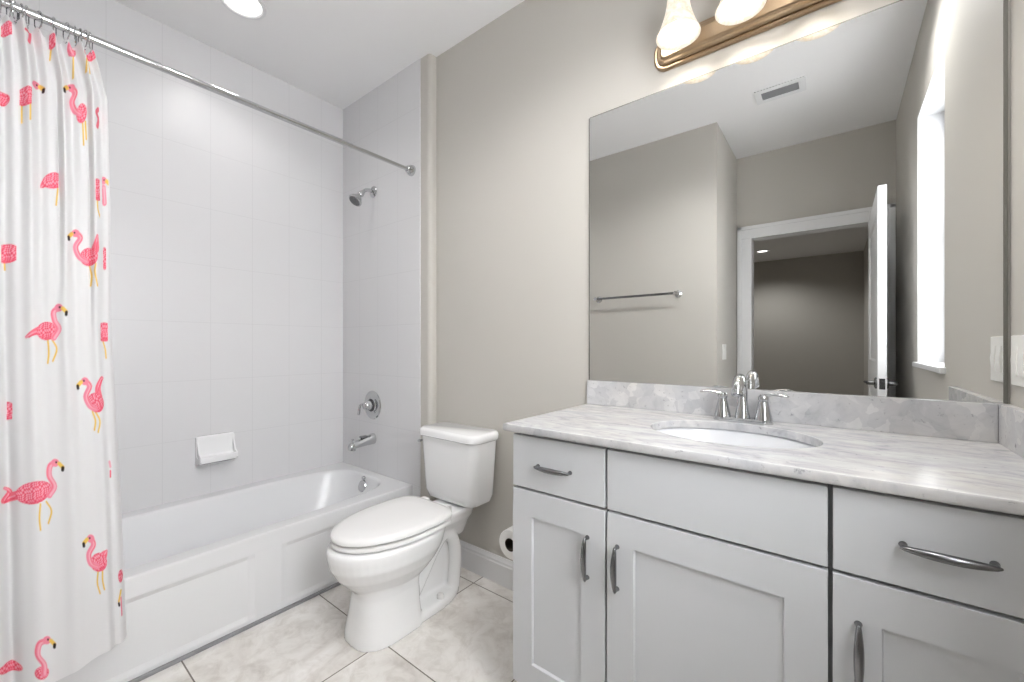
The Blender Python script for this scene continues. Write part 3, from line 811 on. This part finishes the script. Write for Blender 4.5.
# sink
sk = thing('sink', 'white oval undermount sink set into the marble worktop', 'sink', (SX, SY, .73))
bm = bmesh.new()
loft(bm, [oring(SHX + .03, SHY + .03, .8875), oring(SHX + .006, SHY + .006, .8875), oring(SHX + .001, SHY + .001, .881), oring(SHX - .008, SHY - .008, .85), oring(SHX - .03, SHY - .026, .80), oring(SHX - .07, SHY - .056, .765), oring(SHX - .13, SHY - .098, .750), oring(.022, .022, .746)], (False, True))
bw = obj('basin', bm, 'basin', sk, 60)
sd_ = bw.modifiers.new('wall', 'SOLIDIFY'); sd_.thickness = .008; sd_.offset = -1
bm = bmesh.new(); lathe(bm, [(0, 0), (.024, 0), (.023, .003), (.015, .004), (.012, .002), (0, .003)], (SX, SY, .747)); obj('drain', bm, 'chrome', sk)

# faucet
FXc, FYc = -.230, -.078
fa = thing('faucet', 'chrome two handle centerset faucet behind the oval sink', 'faucet', (FXc, FYc, CZ1))
bm = bmesh.new()
for i, (ins, z0, z1) in enumerate(((0, CZ1, CZ1 + .006), (.004, CZ1 + .006, CZ1 + .013))):
    loft(bm, [[(x, y, z) for x, y in round_rect(FXc - .082 + ins, FXc + .082 - ins, FYc - .027 + ins, FYc + .027 - ins, .026 - ins, 8)] for z in (z0, z1)])
obj('base', bm, 'chrome', fa, 30)
for s in (-1, 1):
    hx = FXc + s * .056
    bm = bmesh.new(); lathe(bm, [(0, 0), (.0245, 0), (.024, .006), (.019, .028), (.0135, .054), (.0125, .059), (.0145, .063), (.0145, .070), (.010, .077), (0, .078)], (hx, FYc, CZ1 + .010), (0, 0, 1), 28)
    hn = obj('handle', bm, 'chrome', fa, 45)
    bm = bmesh.new(); tube(bm, spline([(hx, FYc, CZ1 + .082), (hx + s * .018, FYc - .002, CZ1 + .088), (hx + s * .04, FYc - .006, CZ1 + .090), (hx + s * .066, FYc - .010, CZ1 + .087)], 5), [.0085, .0085, .008, .008, .0075, .0075, .007, .007, .007, .0075, .008, .0085, .0088, .0085, .007, .004], 12, .62); obj('lever', bm, 'chrome', hn)
bm = bmesh.new()
lathe(bm, [(0, 0), (.022, 0), (.021, .008), (.017, .03), (.0135, .06), (0, .061)], (FXc, FYc, CZ1 + .010), (0, 0, 1), 28)
sp_pts = spline([(FXc, FYc, CZ1 + .06), (FXc, FYc + .002, CZ1 + .09), (FXc, FYc - .006, CZ1 + .118), (FXc, FYc - .030, CZ1 + .135), (FXc, FYc - .058, CZ1 + .133), (FXc, FYc - .078, CZ1 + .119), (FXc, FYc - .088, CZ1 + .102)], 5)
nn = len(sp_pts); tube(bm, sp_pts, [.0145 + (.002 if k > nn * .5 else 0) * math.sin(PI * min(1, (k / nn - .5) * 2)) for k in range(nn)], 20)
lathe(bm, [(0, 0), (.0155, 0), (.0165, .004), (.016, .012), (.0135, .013), (0, .009)], sp_pts[-1], (sp_pts[-1] - sp_pts[-3]), 24)
obj('spout', bm, 'chrome', fa, 45)
bm = bmesh.new(); tube(bm, [(FXc, FYc + .021, CZ1 + .012), (FXc, FYc + .021, CZ1 + .058)], .0028, 10); lathe(bm, [(0, 0), (.004, 0), (.006, .005), (.004, .011), (0, .012)], (FXc, FYc + .021, CZ1 + .056)); obj('lift_rod', bm, 'chrome', fa)

# mirror
mi = thing('wall_mirror', 'large frameless wall mirror above the marble back splash', 'mirror', (-.235, 0, 1.012))
MX0, MX1, MZ0, MZ1 = -.795, .3185, 1.0068, 2.079
obj('glass', B(MX0, MX1, -.006, -.001, MZ0, MZ1), 'mirror', mi, 0)
bm = bmesh.new()
box(bm, MX0 - .004, MX0, -.0065, -.001, MZ0, MZ1); box(bm, MX1, MX1 + .0075, -.0065, -.001, MZ0, MZ1)
box(bm, MX0, MX1, -.0065, -.001, MZ1, MZ1 + .003)
obj('edge', bm, 'mirror_edge', mi, 0)

# vanity light bar
LXc, LZ = -.229, 2.206
lt = thing('vanity_light', 'champagne metal vanity light bar with frosted bell shades over the mirror', 'wall light', (LXc, 0, LZ))
bm = bmesh.new()
hw_, hh_ = .300, .058
prof = [(0, 0.0), (0, .010), (.006, .013), (.012, .013), (.012, .019), (.018, .023), (.025, .024), (.028, .030), (.034, .033)]
loft(bm, [[(x, -.001 - dpt, z) for x, z in round_rect(LXc - hw_ + ins, LXc + hw_ - ins, LZ - hh_ + ins, LZ + hh_ - ins, max(.046 - ins * .9, .01), 8)] for ins, dpt in prof])
obj('back_plate', bm, 'bronze', lt, 25)
SHY_, SHZ = -.122, 2.171
for sx_ in (-.182, 0, .182):
    x = LXc + sx_
    bm = bmesh.new(); tube(bm, spline([(x, -.03, LZ + .02), (x, -.062, LZ + .045), (x, -.095, LZ + .088), (x, -.118, LZ + .098), (x, SHY_, LZ + .082)], 6), .0085, 12)
    lathe(bm, [(0, 0), (.022, 0), (.022, .005), (.012, .012), (0, .012)], (x, -.033, LZ + .018), (0, -1, 0))
    arm = obj('arm', bm, 'bronze', lt, 45)
    bm = bmesh.new(); lathe(bm, [(0, 0), (.020, 0), (.034, .012), (.037, .030), (.035, .034), (0, .030)], (x, SHY_, SHZ + .172), (0, 0, -1)); obj('holder_cap', bm, 'bronze', arm, 40)
    bm = bmesh.new(); lathe_open(bm, [(.033, .150), (.034, .125), (.036, .102), (.040, .080), (.046, .058), (.054, .034), (.062, .014), (.0685, .002), (.069, 0), (.066, .001), (.059, .014), (.051, .034), (.043, .058), (.037, .080), (.033, .102), (.031, .125), (.030, .150)], (x, SHY_, SHZ)); obj('bell_shade', bm, 'shade', lt, 60)
    bm = bmesh.new(); lathe(bm, [(0, 0), (.013, .0), (.014, -.02), (.022, -.038), (.026, -.055), (.022, -.072), (.010, -.081), (0, -.082)], (x, SHY_, SHZ + .135)); obj('bulb', bm, 'bulb', lt, 60)

# recessed ceiling lights, with an added pair out of view for fill
def can(x, y, watt, label, r=.075, cone=150, tilt=0):
    t = thing('recessed_light', label, 'ceiling light', (x, y, H))
    bm = bmesh.new(); lathe_open(bm, [(r + .022, 0), (r + .020, -.006), (r + .006, -.009), (r, -.004), (r, 0)], (x, y, H)); obj('trim_ring', bm, 'trim', t, 40)
    bm = bmesh.new(); lathe(bm, [(0, -.006), (r * .6, -.0055), (r * .95, -.0035), (r, -.002), (r, 0), (0, 0)], (x, y, H)); obj('lens', bm, 'can', t, 50)
    ld = bpy.data.lights.new('beam', 'SPOT'); ld.energy = watt; ld.spot_size = math.radians(cone); ld.spot_blend = .7
    ld.shadow_soft_size = r * .7; ld.color = (1.0, .985, .965)
    lo = bpy.data.objects.new('beam', ld); C.objects.link(lo); lo.parent = t; lo.location = (0, 0, -.075); lo.rotation_euler = (math.radians(tilt), 0, 0)
can(-2.168, -.80, CAN_WATT, 'round recessed ceiling light above the bathtub')
can(.03, -.84, FILL_WATT, 'added unseen fill light in the ceiling in front of the vanity')  # this and the next are added, placed unseen to brighten the cabinet fronts
can(-.76, -.86, FILL_WATT, 'added unseen fill light in the ceiling in front of the toilet')
can(-.98, -6.55, FAR_WATT, 'small recessed ceiling light in the room beyond the doorway')
# exhaust grille
ve = thing('ceiling_vent', 'white ceiling vent with dark louvres seen in the mirror', 'vent', (-.277, -1.54, H))
vx0, vx1, vy0, vy1 = -.41, -.144, -1.62, -1.458
bm = bmesh.new()
ix0, ix1, iy0, iy1 = vx0 + .036, vx1 - .036, vy0 + .04, vy1 - .036
for a_ in ((vx0, ix0, vy0, vy1), (ix1, vx1, vy0, vy1), (ix0, ix1, vy0, iy0), (ix0, ix1, iy1, vy1)):
    box(bm, *a_, H - .009, H - .0005, .002)
obj('frame', bm, 'trim', ve, 30)
obj('cavity', B(ix0, ix1, iy0, iy1, H - .003, H - .0005), 'dark', ve, 0)
for k in range(5):
    yv = iy0 + (k + .5) * (iy1 - iy0) / 5
    t_ = bmesh.new(); bmesh.ops.create_cube(t_, size=1)
    bm = bmesh.new(); merge(bm, t_, Matrix.Translation(((ix0 + ix1) / 2, yv, H - .007)) @ Matrix.Rotation(.6, 4, 'X') @ Matrix.Diagonal((ix1 - ix0, .010, .0015, 1)))
    obj('louvre', bm, 'grille', ve, 0)

# towel bar on the wall behind the viewer
tb = thing('towel_bar', 'brushed metal towel bar on the greige wall seen in the mirror', 'towel bar', (-1.26, YA, 1.537))
for x in (-1.585, -.935):
    bm = bmesh.new(); lathe(bm, [(0, 0), (.027, 0), (.027, .006), (.014, .018), (.011, .045), (.014, .062), (.014, .078), (0, .08)], (x, YA, 1.537), (0, 1, 0)); obj('post', bm, 'chrome', tb, 40)
bm = bmesh.new(); tube(bm, [(-1.585, YA + .066, 1.537), (-.935, YA + .066, 1.537)], .009, 16); obj('bar', bm, 'nickel', tb)

# switch plates
def switch(p, n, along, label):
    """p centre on the wall, n wall normal (unit x), double rocker plate .115 x .115"""
    t = thing('light_switch', label, 'light switch', p)
    s = n
    xa, xb = sorted((p[0], p[0] + s * .006))
    obj('plate', B(xa, xb, p[1] - along / 2, p[1] + along / 2, p[2] - .058, p[2] + .058, .002), 'plastic', t, 30)
    k = 2 if along > .1 else 1
    for i in range(k):
        yc = p[1] + (i - (k - 1) / 2) * .046
        bm = bmesh.new()
        pr = [(p[0] + s * .005, p[2] - .034), (p[0] + s * .0085, p[2] - .034), (p[0] + s * .0105, p[2] + .002), (p[0] + s * .0075, p[2] + .034), (p[0] + s * .005, p[2] + .034)]
        prism(bm, pr, 'y', yc - .0165, yc + .0165); obj('rocker', bm, 'plastic', t, 20)
switch((XR, -.088, 1.113), -1, .116, 'white two rocker switch plate beside the mirror above the side splash')
switch((XA, -1.93, 1.10), 1, .116, 'white switch plate near the doorway casing seen in the mirror')

# toilet roll on its holder on the cabinet side
hx_ = -.828
ho = thing('toilet_roll_holder', 'chrome toilet roll holder fixed to the cabinet side', 'toilet roll holder', (VX0, -.44, .5))
for y in (-.380,):
    bm = bmesh.new(); lathe(bm, [(0, 0), (.019, 0), (.019, .004), (.009, .010), (.008, .055), (0, .0555)], (VX0, y, .517), (-1, 0, 0)); lathe(bm, [(0, -.010), (.010, -.010), (.011, 0), (.010, .010), (0, .010)], (hx_ + .008, y, .517), (0, 1, 0), 16); obj('post', bm, 'chrome', ho, 40)
bm = bmesh.new(); tube(bm, [(hx_ + .008, -.470, .517), (hx_ + .008, -.378, .517)], .008, 14); obj('roller', bm, 'chrome', ho)
bm = bmesh.new(); lathe_open(bm, [(.0205, 0), (.045, 0), (.047, .002), (.047, .098), (.045, .1), (.0205, .1), (.0205, 0)], (hx_ + .002, -.492, .505), (0, 1, 0), 44)
rl = thing('toilet_roll', 'white toilet roll hanging beside the vanity cabinet', 'toilet roll', (hx_, -.44, .505))
obj('paper', bm, 'paper', rl, 40)
bm = bmesh.new(); lathe_open(bm, [(.0195, -.0005), (.0207, -.0005), (.0207, .1005), (.0195, .1005), (.0195, -.0005)], (hx_ + .002, -.492, .505), (0, 1, 0), 36); obj('core', bm, 'card', rl, 40)
